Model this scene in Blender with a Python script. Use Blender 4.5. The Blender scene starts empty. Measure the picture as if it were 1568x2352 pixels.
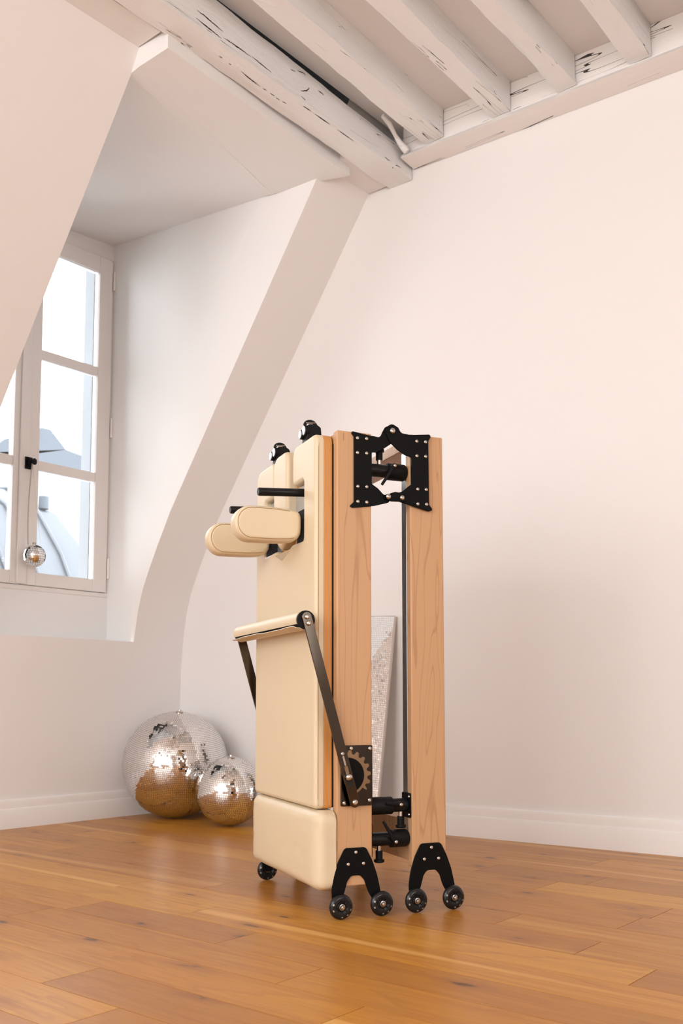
import bpy, bmesh, math, random
from mathutils import Vector, Matrix, noise
random.seed(7)
S = bpy.context.scene
COL = S.collection
PI = math.pi

# ------------------------------------------------------------------ camera
cam = bpy.data.objects.new('camera', bpy.data.cameras.new('camera'))
COL.objects.link(cam); S.camera = cam
cam.location = (0, 0, .62)
cam.rotation_euler = (math.radians(90 + 5.23), 0, math.radians(40.0))
cd = cam.data
cd.sensor_fit = 'HORIZONTAL'; cd.sensor_width = 24.0
cd.lens = 2234.0 / 1568 * 24.0
cd.shift_y = (1406.0 - 1176.0) / 1568
cd.clip_start = .05
cd.dof.use_dof = True; cd.dof.focus_distance = 2.85; cd.dof.aperture_fstop = 6.3

# ------------------------------------------------------------------ world, lights, exposure
w = bpy.data.worlds.new('overcast_sky'); S.world = w; w.use_nodes = True
bg = w.node_tree.nodes['Background']
bg.inputs[0].default_value = (.90, .96, 1, 1); bg.inputs[1].default_value = 9.0

def area(name, loc, rot, sx, sy, power, col):
    l = bpy.data.lights.new(name, 'AREA'); l.shape = 'RECTANGLE'; l.size = sx; l.size_y = sy
    l.energy = power; l.color = col
    o = bpy.data.objects.new(name, l); COL.objects.link(o)
    o.location = loc; o.rotation_euler = [math.radians(a) for a in rot]
    return o
# daylight entering by the room's other windows, behind and beside the photographer, plus an added key
area('rear_daylight_panel', (-.7, -3.08, 1.75), (90, 0, 0), 5.4, 2.7, 225, (.94, .97, 1))  # one panel for the unseen rear windows, spread wall-wide to soften shadows
area('rear_upper_key', (-1.6, -3.0, 2.75), (90, 0, 0), .45, .5, 16, (.95, .975, 1))  # added small key light, gives the dormer recess a shadow edge
area('right_window_daylight', (3.05, .6, 1.7), (0, 90, 0), 1.7, 1.8, 45, (.96, .98, 1))
area('left_window_daylight', (-3.75, -1.5, 2.1), (0, -75, 0), 1.2, 2.4, 34, (.92, .96, 1))

vs = S.view_settings
S.display_settings.display_device = 'sRGB'
vs.view_transform = 'Standard'; vs.look = 'None'; vs.exposure = -0.10; vs.gamma = 1.0; vs.use_curve_mapping = False

# ------------------------------------------------------------------ material helpers
def srgb(r, g, b):
    f = lambda c: ((c / 255) / 12.92 if c / 255 <= .04045 else ((c / 255 + .055) / 1.055) ** 2.4)
    return (f(r), f(g), f(b), 1)
class NT:
    def __init__(s, name):
        s.m = bpy.data.materials.new(name); s.m.use_nodes = True
        s.t = s.m.node_tree; s.n = s.t.nodes; s.b = s.n['Principled BSDF']
    def add(s, k, **kw):
        x = s.n.new(k)
        for a, v in kw.items(): setattr(x, a, v)
        return x
    def link(s, a, b): s.t.links.new(a, b)
    def put(s, sock, v):
        if hasattr(v, 'is_linked') or hasattr(v, 'links'): s.link(v, sock)
        else: sock.default_value = v
    def mapped(s, scale, kind='Object', rot=(0, 0, 0), vec=None):
        tc = s.add('ShaderNodeTexCoord'); mp = s.add('ShaderNodeMapping')
        mp.inputs['Scale'].default_value = scale; mp.inputs['Rotation'].default_value = rot
        s.link(vec or tc.outputs[kind], mp.inputs[0]); return mp.outputs[0]
    def noise(s, vec, scale, detail=4, rough=.55, dist=0.):
        x = s.add('ShaderNodeTexNoise'); x.inputs['Scale'].default_value = scale
        x.inputs['Detail'].default_value = detail; x.inputs['Roughness'].default_value = rough
        x.inputs['Distortion'].default_value = dist; s.link(vec, x.inputs['Vector']); return x.outputs['Fac']
    def ramp(s, fac, stops, interp='LINEAR'):
        x = s.add('ShaderNodeValToRGB'); x.color_ramp.interpolation = interp
        e = x.color_ramp.elements
        while len(e) < len(stops): e.new(.5)
        for i, (p, c) in enumerate(stops): e[i].position = p; e[i].color = c if len(c) == 4 else (*c, 1)
        s.link(fac, x.inputs[0]); return x.outputs[0]
    def mix(s, fac, a, b, mode='MIX'):
        x = s.add('ShaderNodeMix', data_type='RGBA', blend_type=mode)
        s.put(x.inputs[0], fac); s.put(x.inputs[6], a); s.put(x.inputs[7], b); return x.outputs[2]
    def math(s, op, a, b=0., c=0.):
        x = s.add('ShaderNodeMath', operation=op)
        s.put(x.inputs[0], a); s.put(x.inputs[1], b); s.put(x.inputs[2], c); return x.outputs[0]
    def bump(s, h, strength, dist=.01):
        x = s.add('ShaderNodeBump'); x.inputs['Strength'].default_value = strength; x.inputs['Distance'].default_value = dist
        s.link(h, x.inputs['Height']); s.link(x.outputs[0], s.b.inputs['Normal'])
    def set(s, **kw):
        for k, v in kw.items(): s.put(s.b.inputs[k.replace('_', ' ')], v)
        return s.m

def plain(name, col, rough=.5, metal=0., bumps=None, **kw):
    m = NT(name)
    v = m.mapped((1, 1, 1)); n = m.noise(v, 9, 3)
    c = m.mix(n, tuple(x * .95 for x in col[:3]) + (1,), tuple(min(1, x * 1.04) for x in col[:3]) + (1,))
    m.set(Base_Color=c, Roughness=rough, Metallic=metal)
    for k, val in kw.items(): m.b.inputs[k.replace('_', ' ')].default_value = val
    if bumps: m.bump(m.noise(m.mapped((1, 1, 1)), bumps[0], 4), bumps[1], bumps[2])
    return m.m

def paint(name, col, rough=.6, wob=.25):
    m = NT(name)
    v = m.mapped((1, 1, 1))
    a = m.noise(v, 1.3, 3); b = m.noise(v, 14, 5, .6)
    c = m.mix(a, tuple(x * .985 for x in col[:3]) + (1,), tuple(min(1, x * 1.01) for x in col[:3]) + (1,))
    m.set(Base_Color=c, Roughness=rough)
    m.b.inputs['Specular IOR Level'].default_value = .25
    m.bump(m.math('ADD', m.math('MULTIPLY', a, 2.), m.math('MULTIPLY', b, .2)), wob, .01)
    return m.m

def timber(name, col):
    # old hewn beam under thick white paint, with drying cracks along the grain
    m = NT(name)
    v = m.mapped((16, .55, 16)); n = m.noise(v, 1., 3, .5, .25)
    d = m.math('ABSOLUTE', m.math('SUBTRACT', n, .5))
    mask = m.noise(m.mapped((5, 1.3, 5)), 1.7, 2)
    thin = m.math('MULTIPLY', m.math('LESS_THAN', d, .0022), m.math('GREATER_THAN', mask, .55))
    spots = m.noise(m.mapped((30, 14, 30)), 1., 2)
    pit = m.math('GREATER_THAN', spots, .83)
    dark = m.math('MAXIMUM', thin, pit)
    rough = m.noise(m.mapped((38, 9, 38)), 1., 5, .65, .6)
    soft = m.noise(m.mapped((1, 1, 1)), 3.2, 5, .6)
    base = m.mix(soft, tuple(x * .965 for x in col[:3]) + (1,), col)
    m.set(Base_Color=m.mix(dark, base, (.03, .025, .02, 1)), Roughness=.55)
    h = m.math('SUBTRACT', m.math('ADD', rough, soft), m.math('MULTIPLY', dark, 1.2))
    m.bump(h, .55, .008)
    return m.m

def maple(name, base, dark, axis='z', scale=1.):
    m = NT(name)
    sc = {'z': (9, 9, .75), 'y': (9, .75, 9)}[axis]
    v = m.mapped(tuple(x * scale for x in sc))
    n = m.noise(v, 1.15, 2.5, .45, .45)
    rings = m.math('FRACT', m.math('MULTIPLY', n, 11.))
    line = m.ramp(rings, [(0, (0, 0, 0)), (.84, (.0, .0, .0)), (.955, (1, 1, 1)), (1, (.0, .0, .0))])
    fine = m.noise(m.mapped(tuple(x * 14 for x in sc)), 1., 3)
    blot = m.noise(m.mapped(tuple(x * .5 for x in sc)), 1., 2)
    c = m.mix(fine, tuple(x * .95 for x in base[:3]) + (1,), tuple(x * 1.05 for x in base[:3]) + (1,))
    c = m.mix(m.math('MULTIPLY', blot, .35), c, tuple(x * .86 for x in base[:3]) + (1,))
    c = m.mix(m.math('MULTIPLY', line, .42), c, dark)
    fl = m.math('GREATER_THAN', m.noise(m.mapped((70, 70, 9)), 1., 1), .80)
    c = m.mix(m.math('MULTIPLY', fl, .5), c, tuple(x * .45 for x in dark[:3]) + (1,))
    m.set(Base_Color=c, Roughness=.42)
    m.b.inputs['Specular IOR Level'].default_value = .4
    return m.m

def leather(name, col):
    m = NT(name)
    v = m.mapped((1, 1, 1))
    vo = m.add('ShaderNodeTexVoronoi'); vo.inputs['Scale'].default_value = 620; m.link(v, vo.inputs['Vector'])
    n = m.noise(v, 7, 4)
    m.set(Base_Color=m.mix(n, tuple(x * .97 for x in col[:3]) + (1,), tuple(min(1, x * 1.02) for x in col[:3]) + (1,)), Roughness=.43)
    m.b.inputs['Specular IOR Level'].default_value = .45
    m.bump(m.math('ADD', m.math('MULTIPLY', vo.outputs['Distance'], .25), m.math('MULTIPLY', n, 1.2)), .12, .004)
    return m.m

def floorwood():
    m = NT('oiled_oak_planks')
    at = m.add('ShaderNodeVertexColor', layer_name='plank')
    sp = m.add('ShaderNodeSeparateColor'); m.link(at.outputs['Color'], sp.inputs[0])
    tone, seed, hue = sp.outputs[0], sp.outputs[1], sp.outputs[2]
    tc = m.add('ShaderNodeTexCoord')
    cmb = m.add('ShaderNodeCombineXYZ')
    m.link(m.math('MULTIPLY', seed, 37.), cmb.inputs[0]); m.link(m.math('MULTIPLY', seed, 91.), cmb.inputs[1]); m.link(m.math('MULTIPLY', seed, 53.), cmb.inputs[2])
    ad = m.add('ShaderNodeVectorMath', operation='ADD'); m.link(tc.outputs['Object'], ad.inputs[0]); m.link(cmb.outputs[0], ad.inputs[1])
    V = ad.outputs[0]
    broad = m.noise(m.mapped((.9, 7, 7), vec=V), 1., 3, .5, .6)
    rings = m.math('FRACT', m.math('MULTIPLY', broad, 9.))
    ringl = m.ramp(rings, [(0, (0, 0, 0)), (.55, (.15, .15, .15)), (.93, (1, 1, 1)), (1, (0, 0, 0))])
    fine = m.noise(m.mapped((5, 120, 120), vec=V), 1., 4, .6)
    c = m.ramp(tone, [(0, srgb(170, 112, 42)), (.35, srgb(192, 130, 46)), (.7, srgb(213, 154, 58)), (1, srgb(228, 178, 82))])
    c = m.mix(m.math('MULTIPLY', m.ramp(hue, [(.55, (0, 0, 0)), (1, (1, 1, 1))]), .2), c, srgb(170, 104, 52))
    c = m.mix(m.math('MULTIPLY', ringl, .30), c, srgb(146, 84, 30))
    streak = m.noise(m.mapped((1.3, 34, 34), vec=V), 1., 3, .6, .3)
    c = m.mix(m.math('MULTIPLY', m.ramp(streak, [(.52, (0, 0, 0)), (.72, (1, 1, 1))]), .38), c, srgb(150, 88, 36))
    c = m.mix(m.math('MULTIPLY', m.math('SUBTRACT', fine, .35), .55), c, srgb(140, 84, 44))
    # pale sapwood streaks
    sap = m.noise(m.mapped((.25, 9, 9), vec=V), 1., 1.5)
    c = m.mix(m.ramp(sap, [(.63, (0, 0, 0)), (.70, (.55, .55, .55))]), c, srgb(228, 178, 104))
    # knots
    vo = m.add('ShaderNodeTexVoronoi', voronoi_dimensions='2D'); vo.inputs['Scale'].default_value = 1.
    m.link(m.mapped((2.3, 5.4, 1), vec=V), vo.inputs['Vector'])
    wob = m.noise(m.mapped((14, 30, 14), vec=V), 1., 3)
    kd = m.math('ADD', vo.outputs['Distance'], m.math('MULTIPLY', m.math('SUBTRACT', wob, .5), .30))
    sel = m.add('ShaderNodeSeparateColor'); m.link(vo.outputs['Color'], sel.inputs[0])
    has = m.math('GREATER_THAN', sel.outputs[0], m.math('ADD', .35, m.math('MULTIPLY', tone, .35)))
    halo = m.math('MULTIPLY', m.ramp(kd, [(.03, (1, 1, 1)), (.26, (0, 0, 0))]), has)
    core = m.math('MULTIPLY', m.ramp(kd, [(.0, (1, 1, 1)), (.055, (0, 0, 0))]), has)
    c = m.mix(m.math('MULTIPLY', halo, .42), c, srgb(132, 76, 38))
    c = m.mix(m.math('MULTIPLY', core, .8), c, srgb(52, 32, 20))
    m.set(Base_Color=c, Roughness=m.math('ADD', .27, m.math('MULTIPLY', fine, .14)))
    m.b.inputs['Specular IOR Level'].default_value = .38
    m.bump(m.math('ADD', m.math('MULTIPLY', fine, .3), broad), .10, .004)
    return m.m

M = {}
M['wall'] = paint('white_wall_paint', (.84, .81, .793, 1))
M['reveal'] = paint('white_dormer_paint', (.845, .83, .818, 1))
M['ceil'] = paint('white_ceiling_paint', (.82, .795, .775, 1))
M['timber'] = timber('painted_old_timber', (.86, .845, .83, 1))
M['skirt'] = paint('satin_skirting_paint', (.86, .825, .80, 1), .4, .08)
M['joinery'] = paint('window_joinery_paint', (.84, .80, .775, 1), .4, .08)
M['floor'] = floorwood()
M['dark'] = plain('dark_void', (.012, .010, .009, 1), .9)
M['maple'] = maple('maple_rail', srgb(199, 156, 115), srgb(146, 100, 64))
M['maple2'] = maple('orange_maple_ply', srgb(200, 142, 80), srgb(158, 100, 50), scale=1.6)
M['leather'] = leather('cream_leather', srgb(216, 198, 167))
M['thread'] = plain('beige_thread', srgb(176, 146, 104), .8)
M['seam'] = plain('brown_seam', srgb(160, 130, 88), .8)
M['black'] = plain('black_powder_coat', (.004, .004, .0042, 1), .5, Specular_IOR_Level=.10)
M['blacks'] = plain('black_satin_tube', (.008, .008, .0085, 1), .28, Specular_IOR_Level=.22)
M['plastic'] = plain('black_plastic', (.006, .006, .0064, 1), .5, Specular_IOR_Level=.16)
M['foam'] = plain('black_foam', (.015, .015, .016, 1), .85, Specular_IOR_Level=.22)
M['steel'] = plain('steel_screw', (.56, .53, .50, 1), .2, 1.)
M['bronze'] = plain('dark_polished_metal', (.085, .068, .052, 1), .1, 1.)
M['gunmetal'] = plain('dark_gear_plate_metal', (.06, .052, .045, 1), .2, 1.)
M['brass'] = plain('bronze_gear_metal', (.30, .21, .125, 1), .3, 1.)
M['alu'] = plain('aluminium_track', (.62, .63, .65, 1), .35, 1.)
M['alu2'] = plain('satin_mounting_plate', (.66, .70, .76, 1), .38, .9)
M['tyre'] = plain('smoked_wheel_tyre', (.010, .010, .011, 1), .2, Specular_IOR_Level=.35)
M['hubm'] = plain('black_wheel_hub', (.007, .007, .0075, 1), .35, Specular_IOR_Level=.3)
M['clear'] = plain('clear_wheel_window', (.30, .27, .22, 1), .12)
def glassy(name, alpha_mix=.06):
    m = NT(name); out = m.n['Material Output']
    tr = m.add('ShaderNodeBsdfTransparent'); gl = m.add('ShaderNodeBsdfGlossy'); gl.inputs['Roughness'].default_value = .02
    fr = m.add('ShaderNodeFresnel'); fr.inputs['IOR'].default_value = 1.45
    mx = m.add('ShaderNodeMixShader'); m.link(fr.outputs[0], mx.inputs[0]); m.link(tr.outputs[0], mx.inputs[1]); m.link(gl.outputs[0], mx.inputs[2])
    m.link(mx.outputs[0], out.inputs['Surface']); return m.m
M['glass'] = glassy('window_glass')
def mirror():
    m = NT('mirror_tile'); m.set(Base_Color=(.93, .925, .92, 1), Metallic=1., Roughness=.03)
    return m.m
M['mirror'] = mirror()
M['grout'] = plain('grey_ball_core', (.10, .095, .09, 1), .7)
def zinc():
    m = NT('zinc_roofing'); n = m.noise(m.mapped((1, 1, 1)), .8, 4)
    m.set(Base_Color=m.mix(n, (.082, .090, .103, 1), (.10, .108, .12, 1)), Roughness=.75); return m.m
M['zinc'] = zinc()
M['zinc2'] = plain('dark_zinc_roofing', (.055, .064, .078, 1), .75)
M['render'] = plain('pale_outside_render', (.17, .178, .19, 1), .85)

# ------------------------------------------------------------------ mesh helpers
def link(name, bm, mat, parent=None, smooth=30, loc=None):
    me = bpy.data.meshes.new(name)
    bmesh.ops.recalc_face_normals(bm, faces=bm.faces[:])
    for f in bm.faces: f.smooth = bool(smooth)
    bm.to_mesh(me); bm.free()
    if smooth: me.set_sharp_from_angle(angle=math.radians(smooth))
    for x in (mat if isinstance(mat, (list, tuple)) else [mat]): me.materials.append(x)
    o = bpy.data.objects.new(name, me); COL.objects.link(o)
    if parent: o.parent = parent
    if loc: o.location = loc
    return o
def tag(o, label=None, cat=None, group=None, kind=None):
    if label: o['label'] = label
    if cat: o['category'] = cat
    if group: o['group'] = group
    if kind: o['kind'] = kind
    return o
def struct(o, kind='structure'): o['kind'] = kind; return o
def empty(name, loc, rz=0):
    o = bpy.data.objects.new(name, None); COL.objects.link(o); o.location = loc; o.rotation_euler = (0, 0, rz)
    o.empty_display_size = .1; return o
def bev(o, width, seg=2, angle=35):
    b = o.modifiers.new('bevel', 'BEVEL'); b.width = width; b.segments = seg
    b.limit_method = 'ANGLE'; b.angle_limit = math.radians(angle); b.harden_normals = False
    return o
def wn(o):
    m = o.modifiers.new('wn', 'WEIGHTED_NORMAL'); m.keep_sharp = True; m.weight = 80; return o
def box(bm, x0, x1, y0, y1, z0, z1, mp=None):
    mp = mp or (lambda x, y, z: (x, y, z))
    v = [bm.verts.new(mp(x, y, z)) for x in (x0, x1) for y in (y0, y1) for z in (z0, z1)]
    for q in ((0, 1, 3, 2), (4, 6, 7, 5), (0, 4, 5, 1), (2, 3, 7, 6), (0, 2, 6, 4), (1, 5, 7, 3)):
        bm.faces.new([v[i] for i in q])
    return v
def quad(bm, *pts):
    return bm.faces.new([bm.verts.new(p) for p in pts])
def rpoly(pts, seg=6):
    """polygon with rounded corners: pts are (x, y, r)"""
    out = []; n = len(pts)
    for i in range(n):
        p = Vector(pts[i][:2]); r = pts[i][2] if len(pts[i]) > 2 else 0
        if r <= 0: out.append(tuple(p)); continue
        a = Vector(pts[i - 1][:2]) - p; b = Vector(pts[(i + 1) % n][:2]) - p
        la, lb = a.length, b.length; a /= la; b /= lb
        ang = a.angle(b)
        if ang > PI - .02: out.append(tuple(p)); continue
        d = min(r / math.tan(ang / 2), la * .49, lb * .49); rr = d * math.tan(ang / 2)
        c = p + (a + b).normalized() * (rr / math.sin(ang / 2))
        s = p + a * d - c; e = p + b * d - c
        a0 = math.atan2(s.y, s.x); a1 = math.atan2(e.y, e.x); da = (a1 - a0 + PI) % (2 * PI) - PI
        for k in range(seg + 1):
            t = a0 + da * k / seg; out.append((c.x + rr * math.cos(t), c.y + rr * math.sin(t)))
    return out
def prism(bm, pts, axis, lo, hi):
    """extrude a 2-D outline: axis 'y' takes (x, z) points, 'x' takes (y, z), 'z' takes (x, y)"""
    f = {'y': lambda p, h: (p[0], h, p[1]), 'x': lambda p, h: (h, p[0], p[1]), 'z': lambda p, h: (p[0], p[1], h)}[axis]
    a = [bm.verts.new(f(p, lo)) for p in pts]; b = [bm.verts.new(f(p, hi)) for p in pts]
    n = len(pts)
    fa = bm.faces.new(a); fb = bm.faces.new(b[::-1])
    for i in range(n): bm.faces.new((a[i], b[i], b[(i + 1) % n], a[(i + 1) % n]))
    return fa, fb
def frame_of(d):
    d = Vector(d).normalized(); u = d.orthogonal().normalized(); return u, d.cross(u), d
def soft_panel(bm, pts, back, levels, axis='x'):
    """outline in (y, z) with a soft front edge: levels are (inset, x)"""
    n = len(pts); P = [Vector(p) for p in pts]
    ar = sum(P[i].x * P[(i + 1) % n].y - P[(i + 1) % n].x * P[i].y for i in range(n))
    sg = 1 if ar > 0 else -1; nm = []
    for i in range(n):
        d0 = (P[i] - P[i - 1]).normalized(); d1 = (P[(i + 1) % n] - P[i]).normalized()
        n0 = Vector((-d0.y, d0.x)) * sg; n1 = Vector((-d1.y, d1.x)) * sg
        h = (n0 + n1).normalized(); nm.append(h / max(.5, h.dot(n0)))
    lv = ([(0, back)] if back is not None else []) + list(levels)
    f = (lambda a, b, h: (h, a, b)) if axis == 'x' else (lambda a, b, h: (a, h, b))
    rings = [[bm.verts.new(f(P[i].x + nm[i].x * ins, P[i].y + nm[i].y * ins, x)) for i in range(n)] for ins, x in lv]
    for a, b in zip(rings, rings[1:]):
        for k in range(n): bm.faces.new((a[k], a[(k + 1) % n], b[(k + 1) % n], b[k]))
    bm.faces.new(rings[0]); bm.faces.new(rings[-1])
def tube(bm, pts, r, seg=12, caps=True):
    pts = [Vector(p) for p in pts]; rings = []; u = None
    for i, p in enumerate(pts):
        d = (pts[min(i + 1, len(pts) - 1)] - pts[max(i - 1, 0)]).normalized()
        if u is None: u = d.orthogonal().normalized()
        u = (u - d * u.dot(d)).normalized(); v = d.cross(u)
        rr = r[i] if isinstance(r, (list, tuple)) else r
        rings.append([bm.verts.new(p + (u * math.cos(2 * PI * k / seg) + v * math.sin(2 * PI * k / seg)) * rr) for k in range(seg)])
    for a, b in zip(rings, rings[1:]):
        for k in range(seg): bm.faces.new((a[k], a[(k + 1) % seg], b[(k + 1) % seg], b[k]))
    if caps: bm.faces.new(rings[0][::-1]); bm.faces.new(rings[-1])
def lathe(bm, prof, org, axis, seg=24, close=True):
    """revolve (radius, height) profile about an axis through org"""
    u, v, d = frame_of(axis); org = Vector(org); rings = []
    for r, h in prof:
        if r < 1e-6: rings.append([bm.verts.new(org + d * h)])
        else: rings.append([bm.verts.new(org + d * h + (u * math.cos(2 * PI * k / seg) + v * math.sin(2 * PI * k / seg)) * r) for k in range(seg)])
    for a, b in zip(rings, rings[1:]):
        for k in range(seg):
            k2 = (k + 1) % seg
            if len(a) == 1 and len(b) == 1: continue
            if len(a) == 1: bm.faces.new((a[0], b[k2], b[k]))
            elif len(b) == 1: bm.faces.new((a[k], a[k2], b[0]))
            else: bm.faces.new((a[k], a[k2], b[k2], b[k]))
def B(): return bmesh.new()

# ================================================================== THE ROOM
XW = -4.354                                   # face of the window wall
CX, CY = XW, 3.734                            # corner with the back wall
EA = math.radians(3.889); EX, EY = math.cos(EA), math.sin(EA)
def bw(s, d, z): return (CX + EX * s + EY * d, CY + EY * s - EX * d, z)   # back wall: along, out into the room, up
def yback(x, d=0): return CY + (x - CX) * math.tan(EA) - d / math.cos(EA)
X1, Y0 = 3.2, -3.2
ZC = 3.48

# floor: individual boards, laid along x, ends where the photograph shows them
FR = math.radians(.7)
def fmap(x, y, z):
    dx, dy = x + 2.0, y - 2.0
    return (-2.0 + dx * math.cos(FR) - dy * math.sin(FR), 2.0 + dx * math.sin(FR) + dy * math.cos(FR), z)
rows = [1.107 - .1615 * k for k in range(28, 0, -1)] + [1.107, 1.268, 1.430, 1.591, 1.753, 1.912, 2.074, 2.237, 2.399, 2.562, 2.74, 2.92, 3.10, 3.285, 3.48, 3.67, 3.86, 4.05, 4.24]
known = {  # row start -> [(x of a joint)], tones
    1.107: [(-1.664, .42)], 1.268: [(-1.94, .30)], 1.430: [(-1.285, .62)], 1.591: [(-1.536, .55)],
    1.753: [(-2.55, .22), (-1.90, .40)], 1.912: [(-2.224, .68), (-.2, .5)], 2.074: [(-3.9, .75), (-.93, .35)],
    2.237: [(-2.475, .40), (-1.14, .60)], 2.399: [(-3.57, .45), (-1.46, .62)], 2.562: [(-3.3, .6), (-1.17, .55)],
    3.10: [(-1.95, .35), (-1.52, .42)], 3.48: [(-1.68, .70)], 2.92: [(-2.9, .6)], 2.74: [(-2.35, .55)]}
bm = B(); cl = bm.loops.layers.color.new('plank')
rnd = random.Random(11)
def plank(x0, x1, y0, y1, tone):
    g = .0010; c = (tone, rnd.random(), rnd.random(), 1)
    pts = [(x0 + g, y0 + g), (x1 - g, y0 + g), (x1 - g, y1 - g), (x0 + g, y1 - g)]
    top = [bm.verts.new(fmap(a, b, 0)) for a, b in pts]; bot = [bm.verts.new(fmap(a, b, -.012)) for a, b in pts]
    fs = [bm.faces.new(top)] + [bm.faces.new((bot[i], bot[(i + 1) % 4], top[(i + 1) % 4], top[i])) for i in range(4)]
    for f in fs:
        for l in f.loops: l[cl] = c
for y0, y1 in zip(rows, rows[1:]):
    k = known.get(round(y0, 3), [])
    xs = [(-5.0, rnd.uniform(.5, .8))]
    if k:
        for x, t in k:
            while x - xs[-1][0] > 2.3: xs.append((xs[-1][0] + rnd.uniform(.9, 1.5), rnd.uniform(.4, .85)))
            xs.append((x, t))
    while xs[-1][0] < 3.4: xs.append((xs[-1][0] + rnd.uniform(.7, 1.7), rnd.choice([.42, .55, .62, .7, .78])))
    for (a, t), (b, _) in zip(xs, xs[1:]): plank(a, b, y0, y1, t)
fl = struct(link('floor', bm, M['floor'], smooth=0))
bm = B(); box(bm, -5.2, 3.6, -3.6, 4.5, -.06, -.013)
struct(link('floor', bm, M['dark'], smooth=0))

# window wall: upright knee wall curving into the sloped mansard lining
PROF = [(-4.354, 0), (-4.354, .55), (-4.350, .80), (-4.337, .95), (-4.312, 1.12), (-4.278, 1.24), (-4.236, 1.335), (-4.172, 1.465), (-4.073, 1.65), (-3.55, 2.455), (-3.026, 3.258), (-2.97, 3.345), (-2.70, 3.76)]
def prof_at(z):
    for (xa, za), (xb, zb) in zip(PROF, PROF[1:]):
        if za <= z <= zb: return xa + (xb - xa) * (z - za) / (zb - za)
    return PROF[-1][0]
ZS = .947; XG = -4.58
def YL(z): return 2.18 + .0475 * z
def yR(z): return 3.38 + .075 * max(0, min(1, (z - ZS) / 2.2))
zs = sorted(set([z for _, z in PROF] + [ZS, 1.03, 1.18, 1.29, 1.40, 1.55, 2.0, 2.8, 3.05, 3.18]))
bm = B()
def strip(ya, yb, z0, z1):
    zz = [z for z in zs if z0 - 1e-6 <= z <= z1 + 1e-6]
    for a, b in zip(zz, zz[1:]):
        quad(bm, (prof_at(a), ya(a), a), (prof_at(a), yb(a), a), (prof_at(b), yb(b), b), (prof_at(b), ya(b), b))
strip(yR, lambda z: yback(prof_at(z)), ZS, 3.76)
strip(lambda z: -3.2, YL, ZS, 3.76)
strip(lambda z: -3.2, lambda z: yback(prof_at(z)), 0, ZS)
bmesh.ops.remove_doubles(bm, verts=bm.verts[:], dist=1e-5)
struct(link('wall_left', bm, M['wall'], smooth=25))
# dormer recess: right cheek folded along a cast-shadow edge, left cheek, breast below the window, ceiling
def shade_line(z): return min(prof_at(z) - .02, prof_at(z) - .30 * max(0, min(1, (z - 1.0) / 1.1)))
bm = B()
zz = [z for z in zs if ZS <= z <= 3.26]
g1 = []; g2 = []; g0 = []
for z in zz:
    xl = max(shade_line(z), XG + .03)
    g0.append(bm.verts.new((XG, 3.366, z))); g1.append(bm.verts.new((xl, 3.372 + .006 * (z - ZS), z))); g2.append(bm.verts.new((prof_at(z), yR(z), z)))
for i in range(len(zz) - 1):
    bm.faces.new((g0[i], g1[i], g1[i + 1], g0[i + 1])); bm.faces.new((g1[i], g2[i], g2[i + 1], g1[i + 1]))
t0 = bm.verts.new((XG, 3.366, 3.40)); t1 = bm.verts.new((-3.31, 3.38, 3.40))
bm.faces.new((g0[-1], g1[-1], t1, t0))
struct(link('wall_dormer_right', bm, M['reveal'], smooth=12))
bm = B()
zz2 = [z for z in zs if ZS <= z <= 3.345]
a = [bm.verts.new((XG, YL(z) - .02, z)) for z in zz2]; b = [bm.verts.new((prof_at(z), YL(z), z)) for z in zz2]
for i in range(len(zz2) - 1): bm.faces.new((a[i], b[i], b[i + 1], a[i + 1]))
struct(link('wall_dormer_left', bm, M['reveal'], smooth=12))
bm = B(); box(bm, XG - .06, XG + .003, 2.1, 3.40, 3.255, 3.45); box(bm, XG - .02, XG + .012, 2.19, 3.366, ZS - .05, 1.205); box(bm, XG - .02, XW - .001, 2.19, 3.378, ZS - .03, ZS)
struct(link('wall_dormer_breast', bm, M['reveal'], smooth=0))
bm = B()
P = [Vector(p) for p in ((-3.30, 3.384, 3.1802), (-3.02, 2.333, 3.1802), (XG, 2.28, 3.235), (XG, 3.37, 3.292))]
N = 10
gv = [[bm.verts.new((P[0].lerp(P[1], j / N)).lerp(P[3].lerp(P[2], j / N), i / N)) for j in range(N + 1)] for i in range(N + 1)]
for i in range(N):
    for j in range(N): bm.faces.new((gv[i][j], gv[i + 1][j], gv[i + 1][j + 1], gv[i][j + 1]))
struct(link('ceiling_dormer', bm, M['reveal'], smooth=30))
# header over the dormer opening; underside shaped and tilted along the recess's shadow edge
bm = B()
lo = [(-3.10, 2.332, 3.18), (-3.022, 2.325, 3.18), (-2.857, 2.337, 3.1925), (-2.934, 3.56, 3.22), (-3.046, 3.497, 3.207), (-3.315, 3.386, 3.18)]
v0 = [bm.verts.new(p) for p in lo]; v1 = [bm.verts.new((x, y, 3.345)) for x, y, z in lo]
bm.faces.new(v0)
for i in range(6): bm.faces.new((v0[i], v0[(i + 1) % 6], v1[(i + 1) % 6], v1[i]))
bm.faces.new(v1[::-1])
struct(link('trim_1', bm, M['reveal'], smooth=0))
# lining board between the slope and the first beam
bm = B(); box(bm, -3.06, -2.882, -3.2, 2.32, 3.262, 3.33)
struct(link('trim_2', bm, M['timber'], smooth=0))
bm = B(); box(bm, -3.08, -2.893, 3.48, 3.82, 3.262, 3.30)
struct(link('trim_3', bm, M['wall'], smooth=0))

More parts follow.
